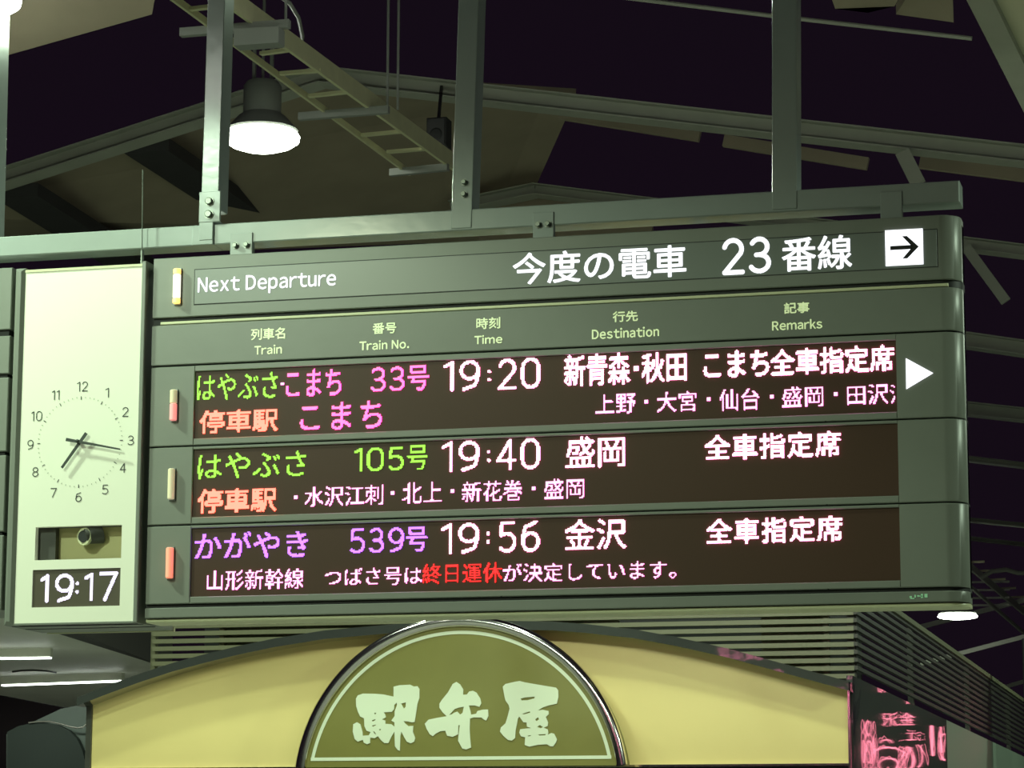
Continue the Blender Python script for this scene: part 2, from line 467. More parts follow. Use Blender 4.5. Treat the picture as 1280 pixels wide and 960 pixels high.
# roof decks
def deck(pts, label, m='deck', off=(0, 0, .06), name='roof_panel'):
    return tag(MB().slab([P(*p) for p in pts], off).build(name, m), label, 'roof panel')
deck([(-150, 280, 8.8), (397, 100, 8.8), (720, 120, 10.8), (640, 300, 13.0), (-150, 330, 12.0)], 'brown roof deck behind the nearest rafter at upper left')
r = deck([(-200, -120, 3.6), (215, -120, 3.6), (190, 18, 4.2), (0, 72, 4.2), (-200, 128, 4.2)], 'lit brown ceiling panel in the top left corner')
for a, b, lb in [((20, 238, 8.7), (190, 345, 11.6), 'dark bar for a shaded roof recess, left, running back from the nearest rafter'),
                 ((183, 182, 8.7), (330, 280, 11.6), 'dark bar for a shaded roof recess, right, beside the left hanger')]:
    pa, pb = P(*a), P(*b)
    tag(MB().bar(pa, pb, .34, .10).build('roof_recess_bar', 'dark_steel'), lb, 'beam')  # dark bars stand in for the shaded recesses between purlins
# top right corner
pz = 5.35
c = MB().slab([PZ(1205, -6, pz), PZ(1238, -6, pz), PZ(1300, 122, pz), PZ(1300, 180, pz)], (0, 0, .16)).build('roof_edge_beam', 'rafter')
tag(c, 'grey steel beam slanting down the top right corner', 'beam')
c = thing('corner_ceiling', 'pale cream ceiling panels beyond the slanting beam, top right corner', 'ceiling panel', PZ(1290, 40, pz + .06))
MB().slab([PZ(1240, -10, pz + .04), PZ(1330, -10, pz + .04), PZ(1330, 69, pz + .04), PZ(1276, 69, pz + .04)], (0, 0, .05)).build('panel', 'deck_pale', c)
MB().slab([PZ(1277, 71, pz + .04), PZ(1330, 71, pz + .04), PZ(1330, 200, pz + .04), PZ(1318, 160, pz + .04)], (0, 0, .05)).build('panel', 'deck_pale', c)
deck([(1030, -30, 5.5), (1140, -30, 5.5), (1118, 8, 5.9), (1085, 16, 5.9), (1044, 11, 5.9)], 'brown ceiling patch at the top, left of two near the corner')
deck([(1150, -30, 5.5), (1190, -30, 5.5), (1192, 28, 6.2), (1120, 18, 6.2)], 'brown ceiling patch at the top, right of two near the corner')
tag(MB().tube([P(740, -8, 6.5), P(960, 19, 6.5), P(1215, 48, 6.5)], .014, 8).build('roof_conduit', 'rafter', smooth=True),
    'thin dim conduit crossing the dark roof at the top', 'pipe')

# ------------------------------------------------------------------ cable ladder tray
TZ = 6.05
tray = thing('cable_ladder', 'galvanised cable ladder tray slanting down behind the round lamp', 'cable tray', PZ(390, 90, TZ))
def tline(a, b, wd, ht, nm, m='tray'):
    return MB().bar(PZ(*a, TZ), PZ(*b, TZ), wd, ht).build(nm, m, tray)
def ext(a, b, t): return (a[0] + (b[0] - a[0]) * t, a[1] + (b[1] - a[1]) * t)
tline((180, -30), (512, 216), .016, .04, 'side_rail')
ra, rb = (245, -24), (568, 211)
MB().bar(PZ(*ra, TZ) + Vector((0, 0, .04)), PZ(*rb, TZ) + Vector((0, 0, .04)), .02, .11).build('side_rail', 'tray', tray)
for (a, b) in [((200, -12), (262, -17)), ((233, 12), (285, 6)), ((326, 67), (364, 62)), ((350, 92), (402, 88)), ((386, 120), (434, 115)),
               ((420, 144), (470, 139)), ((452, 169), (506, 164)), ((484, 190), (535, 186))]:
    tline(a, b, .035, .018, 'rung')
for (a, b) in [((226, 41), (362, 30)), ((374, 146), (486, 137)), ((488, 216), (560, 209))]:
    MB().bar(PZ(*a, TZ - .03), PZ(*b, TZ - .03), .04, .045).build('support_bar', 'lamp_body', tray)
for a in [(357, 30), (484, 137), (497, 137)]:
    q = PZ(*a, TZ); MB().tube([q, q + Vector((0, 0, .9))], .008, 8).build('hanger_rod', 'lamp_body', tray)
q = [PZ(352, 46, TZ - .098), PZ(296, 50, TZ - .098)]
tag(MB().bar(q[0], q[1], .10, .09).build('junction_box', 'lamp_body'), 'long grey junction box under the cable ladder beside the left hanger', 'box')
q = [PZ(x, y, TZ + .22) for x, y in [(340, -12), (362, 4), (373, 22), (378, 45), (374, 66)]]
tag(MB().tube(q, .012, 8).build('black_cable', 'lamp_body', smooth=True), 'cable looping down from the roof onto the cable ladder', 'cable')
# loudspeaker near middle hanger
q = P(548, 165, 7.9)
sp = thing('loudspeaker', 'small black loudspeaker hanging left of the middle hanger', 'speaker', q)
MB().cbox(q.x - .07, q.x + .07, q.y - .06, q.y + .08, q.z - .11, q.z + .09, .012).build('cabinet', 'dark_steel', sp)
MB().lathe([(.001, -.065), (.035, -.064), (.045, -.06)], (q.x, q.y, q.z - .03), 20, 'y').build('speaker_cone', 'black', sp)
MB().bar(q + Vector((0, 0, .08)), P(552, 108, 8.58), .02, .02, (1, 0, 0)).build('bracket', 'dark_steel', sp)

# ------------------------------------------------------------------ pendant lamps
def pendant(x, y, z, k, label, R=.245, lens='lens', sag=1.0, spr=162, ztop=7.42):
    t = thing('pendant_lamp', label, 'lamp', (x, y, z), None)
    MB().lathe([(R * .93, .035), (R * .95, .05), (R * .80, .09), (R * .62, .14), (R * .50, .16), (R * .50, .34), (R * .42, .37), (.001, .37)], (x, y, z), 40).build('housing', 'lamp_body', t, smooth=True)
    MB().lathe([(R * .92, .036), (R * 1.0, .006), (R * .98, -.02 * sag), (R * .8, -.05 * sag), (R * .5, -.075 * sag), (.001, -.085 * sag)], (x, y, z), 40).build('lens', lens, t, smooth=True)
    MB().tube([(x, y, z + .37), (x, y, ztop)], .010, 8).build('stem', 'lamp_body', t)
    b = MB(); b.bar((x - .06, y, z + .36), (x - .06, y, z + .75), .02, .02, (0, 1, 0)); b.bar((x + .06, y, z + .36), (x + .06, y, z + .75), .02, .02, (0, 1, 0))
    b.bar((x - .09, y, z + .76), (x + .09, y, z + .76), .05, .03); b.build('mounting_bracket', 'lamp_body', t)
    ld = bpy.data.lights.new('lamp_light', 'SPOT'); ld.shadow_soft_size = .12; ld.spot_size = math.radians(spr); ld.spot_blend = .12; ld.energy = LAMP_POWER * k; ld.color = LAMP_COLOR if 'nearest the viewer' not in label else (.95, 1.0, .62)
    lo = bpy.data.objects.new('lamp_light', ld); COL.objects.link(lo); lo.location = (x, y, z - .22); par(lo, t)
    return t
LB = ['bright round pendant lamp glowing beside the left hanger', 'round pendant lamp at the top left corner',
      'round high bay lamp out of view before the clock', 'round high bay lamp farther out of view, nearest the viewer',
      'round pendant lamp above the lunch box shop', 'small far lamp glowing under the right end of the board',
      'added fill lamp out of view right of the platform', 'added fill lamp out of view right of the shop', 'added fill lamp out of view far right of the shop', 'round high bay lamp out of view just left of the clock']
for (x, y, z, k, spr), lb in zip(LAMPS, LB):
    if lb.startswith('bright'):
        c = P(327, 182, y); x, z = c.x, c.z + .05
    if lb.startswith('small far'):
        c = P(1197, 771, y); x, z = c.x, c.z
    far = lb.startswith('small far')
    pendant(x, y, z, k, lb, R=.27 if far else .245, ztop=P(1197, 655, 28.6).z if far else 7.42, sag=.4 if lb.startswith('small far') else 1.0, spr=spr)

for (x_, y0_, y1_, lb) in [(-2.2, -10, 6.8, 'steel rail under the roof carrying the row of pendant lamps'), (.2, 1.8, 3.4, 'short steel rail carrying the lamp above the shop'), (5.0, -6, 15, 'steel rail under the roof right of the platform')]:
    tag(MB().box(x_ - .5, x_ + .5, y0_, y1_, 7.42, 7.48).build('lamp_rail', 'dark_steel'), lb, 'rail')
# ================================================================== DEPARTURE BOARD
X0 = 0.0; X1 = 2.6616; ZT = 1.6 + 1.86315; RP = .30; RH = .2584
XL = P(187, 540).x; XC = P(1179, 560).x; XR = XC + .075; D = .16
board = thing('departure_board', 'long grey electronic train departure board with three lit rows', 'sign', ((XL + XR) / 2, D / 2, P(600, 775).z))
def profile(y0=0.0, xl=None, xr_r=.075):
    pr = [(xl if xl is not None else XL, y0)]
    n = 12
    for i in range(n + 1):
        a = -math.pi / 2 + i / n * math.pi / 2
        pr.append((XC + xr_r * math.cos(a), y0 + xr_r + xr_r * math.sin(a)))
    pr.append((XC + xr_r, D - .02)); pr.append((XC + xr_r - .02, D)); pr.append((XL if xl is None else xl, D))
    return pr
def zpx(y_left, y_right):   # height from the two pixel ends, averaged
    return (P(190, y_left).z + P(1165, y_right).z) / 2
zh1 = zpx(325, 267.5); zh0 = zpx(396.5, 351)
zt1 = zpx(408, 358.5); zt0 = zpx(457.5, 413)
zb1 = ZT - 2 * RP - RH - .0395; zb0 = zpx(771, 754)
core = MB().prism(profile(.014), zb0 + .02, zh1 - .02).build('core', 'black', board, smooth=True)
hd = MB().prism(profile(), zh0, zh1, .003).build('header_panel', 'sign', board, smooth=True)
tp = MB().prism(profile(), zt0, zt1, .003).build('title_strip', 'sign', board, smooth=True)
bp = MB().prism(profile(), zb0, zb1, .003).build('base_panel', 'sign', board, smooth=True)
# bottom trim
lo = MB().prism([(x, y + .012) if y < .1 else (x, y) for x, y in profile()], zb0 - .016, zb0 - .003, .004).build('bottom_trim', 'cream', board, smooth=True)
lab(lo, 'cream trim along the lower edge')
# light ledge between header and titles
a = P(200, 402); b = P(1185, 354.5)
MB().cbox(a.x, b.x, .004, .03, zt1 + .003, zt1 + .014, .002).build('ledge_strip', 'cream', board)
# header insert with thin border groove
i0 = P(244, 336.5); i1 = P(1172, 344)
zi1 = P(244, 337.5).z; zi0 = P(244, 380.5).z
MB().box(i0.x - .003, i1.x + .003, -.0008, .004, zi0 - .003, zi1 + .003).build('insert_groove', 'black', hd)
ins = MB().cbox(i0.x, i1.x, -.0026, .004, zi0, zi1, .001).build('insert_panel', 'insert', hd)
t = MB(); print_text(t, 'Next Departure', (247.5, 347.5), (420, 362), -.003, .0009); lab(t.build('english_lettering', 'glow_white', hd), 'white lettering reading Next Departure')
t = MB(); print_text(t, '今度の電車', (641, 317), (858, 345.5), -.003, .0016)
lab(t.build('lettering', 'glow_white', hd), 'large white Japanese heading')
t = MB(); print_text(t, '23', (902.5, 298.5), (964, 341), -.003, wd=.0168); print_text(t, '番線', (977, 297.7), (1065.5, 335.5), -.003, .0016)
lab(t.build('lettering', 'glow_white', hd), 'large white track number 23')
# arrow tile
a = P(1106.5, 288.5); b = P(1154.5, 330.5)
ar = MB().box(a.x, b.x, -.006, -.0026, b.z, a.z).build('arrow_tile', 'glow_white', hd); lab(ar, 'white tile with a dark arrow pointing right')
def uv(u_, v_): return (a.x + (b.x - a.x) * u_, b.z + (a.z - b.z) * v_)
arr = MB()
def flat(mb, pts, y, th=.0012):
    tri = tessellate_polygon([[Vector((x, z, 0)) for x, z in pts]])
    mb.add([(x, y, z) for x, z in pts], [tuple(t_) for t_ in tri])
for poly in ([(.13, .435), (.72, .435), (.72, .55), (.13, .55)],
             [(.45, .81), (.58, .81), (.89, .495), (.58, .18), (.45, .18), (.72, .495)]):
    flat(arr, [uv(*p) for p in poly], -.0072)
lab(arr.build('arrow', 'black', ar), 'dark arrow pointing right')
# column titles
tt = MB()
for s, TL, BR in [('列車名', (314, 411), (356.5, 423.5)), ('Train', (318, 432), (352.5, 442)),
                  ('番号', (466, 404), (495.5, 416.5)), ('Train No.', (449.5, 426.5), (511.5, 435.5)),
                  ('時刻', (595.5, 397.5), (625.5, 410.5)), ('Time', (593, 419.5), (628, 429)),
                  ('行先', (766, 389.5), (797.5, 401.5)), ('Destination', (740, 411.5), (824, 420.5)),
                  ('記事', (980, 378.5), (1012, 391)), ('Remarks', (965, 401), (1028, 410.5))]:
    print_text(tt, s, TL, BR, 0, .0009)
lab(tt.build('title_lettering', 'cream_print', tp), 'small cream column titles in Japanese and English')
# maker's mark
mk = MB()
for (x0, y0, x1, y1) in [(1137, 745, 1140, 747.5), (1138, 747.5, 1143, 748.7), (1143, 743.5, 1145, 747), (1146.5, 744, 1149, 746), (1149, 744.5, 1153, 745.8), (1151, 742.5, 1154, 747.5), (1155.5, 742.3, 1159.5, 746.8)]:
    a = P(x0, y0); b = P(x1, y1); mk.add([(a.x, -.001, a.z), (b.x, -.001, a.z), (b.x, -.001, b.z), (a.x, -.001, b.z)], [(0, 1, 2, 3)])
mk.build('maker_mark', mat('mint_print', (.45, .85, .55), .5), bp)

# display rows
def indicator(parent, TL, BR, mats):
    a = P(*TL, 0); b = P(*BR, 0); x = (a.x + b.x) / 2; r = (b.x - a.x) / 2; n = len(mats)
    MB().box(x - r * .8, x + r * .8, -.006, 0.002, b.z - .004, a.z + .003).build('indicator_base', 'sign_edge', parent)
    zz = b.z
    for m_, k in mats:
        z1 = zz + (a.z - b.z) * k
        mb = MB(); mb.lathe([(.001, 0), (r * .6, 0), (r * .82, .003), (r * .82, z1 - zz - .003), (r * .6, z1 - zz), (.001, z1 - zz)], (x, -.012, zz), 16)
        o = mb.build('indicator_light', m_, parent, smooth=True); zz = z1
indicator(hd, (217.5, 337), (227.5, 380), [('amber', .16), ('amber_core', .68), ('amber', .16)])
Y_LED = .008
rows = []
for k in range(3):
    zt = ZT - k * RP; zb = zt - RH
    m1 = (zt0 - .0065) if k == 0 else zt + .0105      # module top
    m0 = zb - .0255                                     # module bottom
    mb = MB()
    mb.prism(profile(xl=X1), m0, m1, .003)
    mb.cbox(XL, X0, 0, D, m0, m1, .003)
    mb.cbox(X0, X1, 0, D, zt, m1, .002)
    mb.cbox(X0, X1, 0, D, m0, zb, .003)
    row = mb.build('display_module', 'sign', board, smooth=True)
    lab(row, ['first display row module for the 19:20 train', 'second display row module for the 19:40 train', 'third display row module for the 19:56 train'][k])
    MB().box(X0, X1, Y_LED, Y_LED + .02, zb, zt).build('led_screen', 'led', row)
    # small screw on the seam
    for px in (332, 627, 1033):
        x = P(px, 600).x
        MB().lathe([(.001, -.003), (.004, -.003), (.005, 0)], (x, .004, m0 + .004), 10, 'y').build('seam_screw', 'black', row)
    rows.append(row)
indicator(rows[0], (213.5, 488), (223, 526), [('pinkred', .55), ('cream_lamp', .45)])
indicator(rows[1], (211, 586.5), (220, 624.5), [('cream_lamp', 1.0)])
indicator(rows[2], (208.5, 685), (218.5, 723), [('salmon', 1.0)])
a = P(1132.5, 448); b = P(1133, 486.5); c = P(1166.5, 466.5)
tri = MB(); pts = [a, b, c]
tri.add([(p.x, -.004, p.z) for p in pts] + [(p.x, .001, p.z) for p in pts], [(0, 1, 2), (5, 4, 3), (0, 3, 4, 1), (1, 4, 5, 2), (2, 5, 3, 0)])
lab(tri.build('arrowhead_light', 'glow_white', rows[0]), 'lit white triangle pointing right')

T = {0: [
    ('green', 'はやぶさ', (247, 469), (347, 497), 0),
    ('thin', '・', (351, 478), (354.4, 481.5), 2),
    ('pink', 'こまち', (358, 463.5), (426, 493.5), 1),
    ('pink', '33', (464, 459.7), (505.5, 488.3), 0),
    ('pink', '号', (510, 457.5), (535.5, 486.8), 1),
    ('white', '19', (554.5, 452), (599.5, 487.5), 1), ('white', ':', (609, 457), (614, 480), 2), ('white', '20', (623, 449), (675, 485), 1),
    ('white', '新青森', (706, 445), (787, 479.5), 2), ('white', '・', (792.5, 457), (798.5, 463), 2), ('white', '秋田', (802.5, 442), (858, 476), 2),
    ('white', 'こまち', (880, 440.5), (961, 469), 2), ('white', '全車指定席', (963, 437.8), (1117, 463), 2),
    ('red', '停車駅', (250.5, 514), (347, 538.5), 2),
    ('pink', 'こ ま ち', (376, 505), (477, 534.5), 1),
    ('thin', '上野', (744, 493), (794.5, 516), 0), ('thin', '・', (806, 500), (810.5, 504.5), 2),
    ('thin', '大宮', (821, 490), (871, 513.5), 0), ('thin', '・', (884, 497), (888.5, 501.5), 2),
    ('thin', '仙台', (899, 486.5), (949, 511.5), 0), ('thin', '・', (962, 494), (966.5, 498.5), 2),
    ('thin', '盛岡', (977.5, 483.5), (1029.5, 507.5), 0), ('thin', '・', (1042.5, 490.5), (1047, 495), 2),
    ('thin', '田沢', (1059, 481.5), (1111, 504.5), 0), ('thin', '氵', (1112.5, 480.5), (1119.5, 504.5), 0)],
 1: [
    ('green', 'は や ぶ さ', (248, 568), (382.5, 594.5), 0),
    ('green', '105', (443, 560), (504.5, 587.8), 0), ('green', '号', (509.5, 557.3), (534.5, 587), 0),
    ('white', '19', (552.5, 552.5), (599, 588.5), 1), ('white', ':', (608.5, 557), (613.5, 581), 2), ('white', '40', (621, 549.5), (674.5, 586), 1),
    ('white', '盛岡', (707.5, 547), (781, 583), 1),
    ('white', '全 車 指 定 席', (881, 544.5), (1050.5, 569.5), 2),
    ('red', '停車駅', (248, 612.5), (345, 638.5), 2),
    ('thin', '・', (367.5, 619), (371.5, 623), 2), ('thin', '水沢江刺', (381, 609), (479, 630.5), 0),
    ('thin', '・', (489, 614), (493, 618.5), 2), ('thin', '北上', (503, 604), (552.5, 628), 0),
    ('thin', '・', (564, 612), (568, 616.5), 2), ('thin', '新花巻', (578, 602.5), (653, 625.5), 0),
    ('thin', '・', (665, 608), (669, 612.5), 2), ('thin', '盛岡', (680, 599.5), (730, 622.5), 0)],
 2: [
    ('purple', 'か が や き', (244, 666), (384.5, 695.5), 1),
    ('purple', '539', (438, 661), (504.5, 690), 0), ('purple', '号', (508, 659), (534, 688.5), 1),
    ('white', '19', (552, 655), (598.5, 691.5), 1), ('white', ':', (607.5, 659), (612.5, 683), 2), ('white', '56', (623.5, 652), (674.5, 689.5), 1),
    ('white', '金沢', (706, 650), (783, 686), 1),
    ('white', '全 車 指 定 席', (883, 649), (1053, 675.5), 2),
    ('thin', '山形新幹線', (259, 713), (379, 735.5), 0),
    ('thin', 'つばさ号は', (406, 711), (527, 730), 0),
    ('deep_red', '終日運休', (528, 705.5), (628, 727.5), 0),
    ('thin', 'が決定しています。', (629, 705), (845, 723), 0)]}
NM = {'white': 'white', 'thin': 'small pinkish white', 'green': 'yellow green', 'pink': 'pink', 'red': 'orange red', 'deep_red': 'deep red', 'purple': 'purple'}
def halo_sides(o, cname):
    o.data.materials.append(HALOM[cname])
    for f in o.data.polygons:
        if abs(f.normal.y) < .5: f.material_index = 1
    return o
for k in range(3):
    for (cname, st, TL, BR, bold) in T[k]:
        mb = MB(); parts = []
        thick = .0108 if cname == 'white' else .0092
        led_text(mb, st, TL, BR, Y_LED, bold, thr=(.41 if cname in ('thin', 'deep_red') else .45), wd=thick, split=parts)
        for m_ in parts + [mb]:
            if m_.v: lab(halo_sides(m_.build('led_lettering', LEDC[cname], rows[k]), cname), NM[cname] + ' lit lettering')
# back face of the board carries lit rows too (seen mirrored in the shop's glossy trim)
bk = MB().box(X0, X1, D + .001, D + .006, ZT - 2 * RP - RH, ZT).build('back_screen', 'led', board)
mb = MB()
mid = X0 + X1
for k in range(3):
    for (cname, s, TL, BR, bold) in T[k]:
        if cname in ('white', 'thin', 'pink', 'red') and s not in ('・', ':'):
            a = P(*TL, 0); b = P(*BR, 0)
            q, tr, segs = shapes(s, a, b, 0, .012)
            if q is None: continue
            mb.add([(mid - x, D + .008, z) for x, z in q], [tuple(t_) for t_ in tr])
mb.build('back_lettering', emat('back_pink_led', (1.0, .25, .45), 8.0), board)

# ================================================================== HANGER FRAME
HY = .07
hf = thing('hanger_frame', 'green grey steel frame of a long beam with posts carrying the board', 'frame', P(600, 280, HY))
bt0 = P(0, 299, HY); bt1 = P(1199, 223, HY)
zt = (P(0, 299, HY).z + P(240, 284, HY).z + P(797, 246, HY).z + P(1199, 223, HY).z) / 4
bz0 = zt - .080
xg = P(266, 300, HY).x
bm_ = MB().cbox(bt0.x - 1.6, xg, HY, HY + .11, bz0, zt, .004).build('beam', 'frame', hf)
bm_ = MB().cbox(xg + .004, bt1.x, HY, HY + .11, bz0, zt, .004).build('beam', 'frame', hf)
def post(px_top, px_bot, wpx, ybot, y_extra=0.0):
    a = P(px_top, 0, HY - .004); b = P(px_bot, ybot, HY - .004)
    d = (a - b).normalized(); top = b + d * 2.2
    w_ = wpx / 350.0
    v = []
    for q in (b, top):
        for (i, j) in ((0, 0), (1, 0), (1, 1), (0, 1)): v.append((q.x + i * w_, q.y + j * .105, q.z))
    return MB().add(v, [(0, 3, 2, 1), (4, 5, 6, 7), (0, 1, 5, 4), (1, 2, 6, 5), (2, 3, 7, 6), (3, 0, 4, 7)]).build('post', 'frame', hf, bevel=.003), b
p1, b1 = post(259.5, 251, 25, 262)
p2, b2 = post(573, 563.5, 28, 286)
p3, b3 = post(965, 965, 32, 262)
post(-21, -29, 24, 300)
# stub and foot plate on the left post
a = P(240.5, 283, HY - .008); b = P(266, 308, HY - .008)
MB().cbox(a.x, b.x, HY - .008, HY + .1, bz0 - .001, a.z, .003).build('beam_stub', 'frame', hf)
def bolt(px, py, Y, r=.014, parent=hf):
    c = P(px, py, Y)
    MB().lathe([(r * 1.35, 0), (r * 1.35, -.004), (r, -.004), (r, -.014), (r * .8, -.017), (.001, -.017)], (c.x, Y, c.z), 6 if False else 12, 'y').build('bolt', 'bolt', parent, smooth=True)
a = P(249, 240, HY - .012); b = P(275, 277, HY - .012)
MB().cbox(a.x, b.x, HY - .012, HY - .004, b.z, a.z, .003).build('foot_plate', 'frame', hf)
a2 = P(249, 276, HY - .010); b2_ = P(266, 300, HY - .010)
MB().cbox(a2.x, b2_.x, HY - .010, HY + .09, b2_.z, a2.z + .01, .003).build('foot_plate', 'frame', hf)
bolt(262, 252, HY - .012); bolt(261.5, 268, HY - .012)
a = P(565, 222, HY - .010); b = P(588, 262, HY - .010)
bolt(580.5, 228, HY - .006, .010); bolt(580, 243, HY - .006, .010)
# brackets from beam down to the header
for (x0, x1, y0, y1, bl) in [(288, 315, 292, 320, [(294.5, 307), (308.5, 306)]), (666, 692, 266, 293, [(673, 281), (685, 280)]), (1100, 1128, 240, 268, [])]:
    a = P(x0, y0, HY - .006); b = P(x1, y1, HY - .006)
    MB().cbox(a.x, b.x, HY - .006, HY + .02, zh1 + .001, a.z, .002).build('bracket', 'frame', hf)
    for q in bl: bolt(*q, HY - .006, .010)
# sling wire beside the clock
a = P(178.5, 212, HY - .03); b = P(177.5, 330, HY - .03)
wr = thing('sling_wire', 'thin steel wire hanging in front of the beam above the clock', 'wire', b)
MB().tube([a + Vector((0, 0, .0)), b], .0022, 8).build('wire', 'bolt', wr)
a = P(182.5, 305, HY - .012); b = P(182, 318, HY - .012)
MB().bar(P(178.2, 313, HY - .02), P(177.6, 333, HY - .02), .010, .010, (0, 1, 0)).build('turnbuckle', 'bolt', wr)

# ================================================================== CLOCK
CY = -.01
c0 = P(12.5, 560, CY); c1 = P(178.5, 560, CY)
zc1 = (P(22, 336, CY).z + P(182, 327, CY).z) / 2; zc0 = (P(15, 782, CY).z + P(175, 778, CY).z) / 2
ck = thing('clock_panel', 'tall pale green clock panel with analogue dial left of the departure board', 'clock', ((c0.x + c1.x) / 2, .15, zc0))
f0 = P(25, 560, CY).x; f1 = P(173, 560, CY).x
bx = MB()
bx.cbox(c0.x, f0, CY - .012, .34, zc0, zc1, .014)
bx.cbox(f1, c1.x, CY - .012, .34, zc0, zc1, .003)
MBx = bx.build('side_frame', 'sign', ck)
MB().box(f0, f1, CY + .075, .34, zc0, zc1 - .004).build('back_box', 'sign', ck)
rr = P(218, 791, .345).x
MB().box(c0.x + .02, rr, .342, .352, zc0 - .004, zc0 + .012).build('rear_rail', 'cream', ck)
MB().box(c0.x + .01, c1.x - .002, .16, .166, zc0 - .002, zc0 + .004).build('bottom_groove', 'black', ck)
MB().box(c0.x + .01, c1.x - .002, .04, .046, zc0 - .002, zc0 + .004).build('bottom_groove', 'black', ck)
MB().box(f0, f1, CY - .004, CY + .03, zc1 - .018, zc1 - .008).build('top_trim', 'cream', ck)
MB().box(f0, f1, CY - .006, CY + .03, zc0, zc0 + .006).build('bottom_trim', 'sign', ck)
# face board with openings: built from strips round the two windows
w1a = P(44.7, 659, CY); w1b = P(151.3, 697.5, CY); w2a = P(41, 712.5, CY); w2b = P(149.5, 757, CY)
zf1 = zc1 - .018; zf0 = zc0 + .006
fb = MB()
fb.box(f0, f1, CY, CY + .025, w1a.z, zf1)
fb.box(f0, w1a.x, CY, CY + .025, w1b.z, w1a.z); fb.box(w1b.x, f1, CY, CY + .025, w1b.z, w1a.z)
fb.box(f0, f1, CY, CY + .025, w2a.z, w1b.z)
fb.box(f0, w2a.x, CY, CY + .025, w2b.z, w2a.z); fb.box(w2b.x, f1, CY, CY + .025, w2b.z, w2a.z)
fb.box(f0, f1, CY, CY + .025, zf0, w2b.z)
face = fb.build('face_board', 'clock_face', ck); lab(face, 'pale green board with the dial')
# dial
DC = P(100, 552.5, CY)
nums = {12: (103.3, 483.3), 1: (134, 491), 2: (157, 515), 3: (163.7, 550.5), 4: (153.7, 585), 5: (131.7, 612), 6: (98.4, 621.5), 7: (67.2, 616), 8: (44.4, 590), 9: (38.2, 556), 10: (46, 520.3), 11: (69.8, 494)}
mb = MB()
for n_, (x, y) in nums.items():
    wd = 3.7 if n_ < 10 else 6.6
    if n_ == 1: wd = 2.2
    if n_ == 11: wd = 4.6
    print_text(mb, str(n_), (x - wd, y - 5.9), (x + wd, y + 5.9), CY, wd=.0036)
mb.build('numerals', 'clock_ink', ck)
mb = MB(); mb2 = MB()
R0 = (P(152, 552, CY).x - P(48, 552, CY).x) / 2
for i in range(60):
    a_ = 2 * math.pi * i / 60
    sx, sz = math.sin(a_), math.cos(a_)
    r0, r1 = (R0 * .955, R0 * 1.03) if i % 5 == 0 else (R0 * .99, R0 * 1.02)
    w_ = .0016 if i % 5 == 0 else .0014
    t_ = Vector((sz, 0, -sx)) * w_
    A = DC + Vector((sx, 0, sz)) * r0; B_ = DC + Vector((sx, 0, sz)) * r1
    o_ = Vector((0, -.0015, 0))
    (mb if i % 5 == 0 else mb2).add([A - t_ + o_, B_ - t_ + o_, B_ + t_ + o_, A + t_ + o_], [(0, 1, 2, 3)])
mb.build('hour_ticks', 'clock_ink', ck); mb2.build('minute_ticks', 'tick_ink', ck)
def hand(tail, tip, w0, w1, y, nm):
    a = P(*tail, y); b = P(*tip, y); d = (b - a).normalized(); s = Vector((-d.z, 0, d.x))
    v = [a + s * w0, a - s * w0, b - s * w1, b + s * w1]
    MB().slab(v, (0, .003, 0)).build(nm, 'clock_ink', ck)
hand((107.8, 541.3), (77, 584.7), .0066, .0048, CY - .018, 'hour_hand')
hand((82.3, 549.3), (150, 561.5), .0064, .0028, CY - .026, 'minute_hand')
MB().lathe([(.007, 0), (.007, -.028), (.004, -.030), (.001, -.030)], (DC.x, CY, DC.z), 16, 'y').build('hand_pivot', 'clock_ink', ck, smooth=True)
# camera window
win = MB(); wy = CY + .06
win.box(w1a.x, w1b.x, wy, wy + .01, w1b.z, w1a.z)
wb = win.build('camera_window', mat('window_back_yellow', (.50, .46, .22), .4), ck); lab(wb, 'recessed window with a round camera behind it')
wm = w1a.x + (w1b.x - w1a.x) * .20
MB().box(w1a.x, wm, CY + .03, wy, w1b.z, w1a.z).build('inner_shutter', 'slat_dark', wb)
cx = P(103.5, 670, CY).x; cz = P(103.5, 670, CY).z
mb = MB(); mb.tube([(cx + .05, wy - .002, cz + .016), (cx, CY + .020, cz)], [.040, .029], 24); mb.build('camera_body', 'slat_dark', wb, smooth=True)
mb = MB(); mb.tube([(cx + .002, CY + .022, cz), (cx - .001, CY + .012, cz)], [.034, .033], 28); mb.build('camera_ring', 'cream', wb, smooth=True)
mb = MB(); mb.tube([(cx - .001, CY + .013, cz), (cx - .0015, CY + .009, cz)], [.024, .023], 28); mb.build('camera_lens', 'black', wb, smooth=True)
# digital time window
dw = MB().box(w2a.x, w2b.x, CY + .006, CY + .012, w2b.z, w2a.z).build('time_screen', mat('time_screen_brown', (.09, .075, .05), .4), ck)
mb = MB()
for s, TL, BR in [('1', (51, 718.3), (60.3, 753.5)), ('9', (69.5, 717.5), (91.5, 752.5)), (':', (94.5, 721.5), (98.5, 745.5)), ('1', (105.8, 716.3), (115.8, 751.3)), ('7', (124.5, 715), (146.5, 751))]:
    led_text(mb, s, TL, BR, CY + .006, 1, thr=.45, pitch=.0034, wd=.0125)
lab(mb.build('time_digits', LEDC['clock'], dw), 'violet white digits reading 19:17')

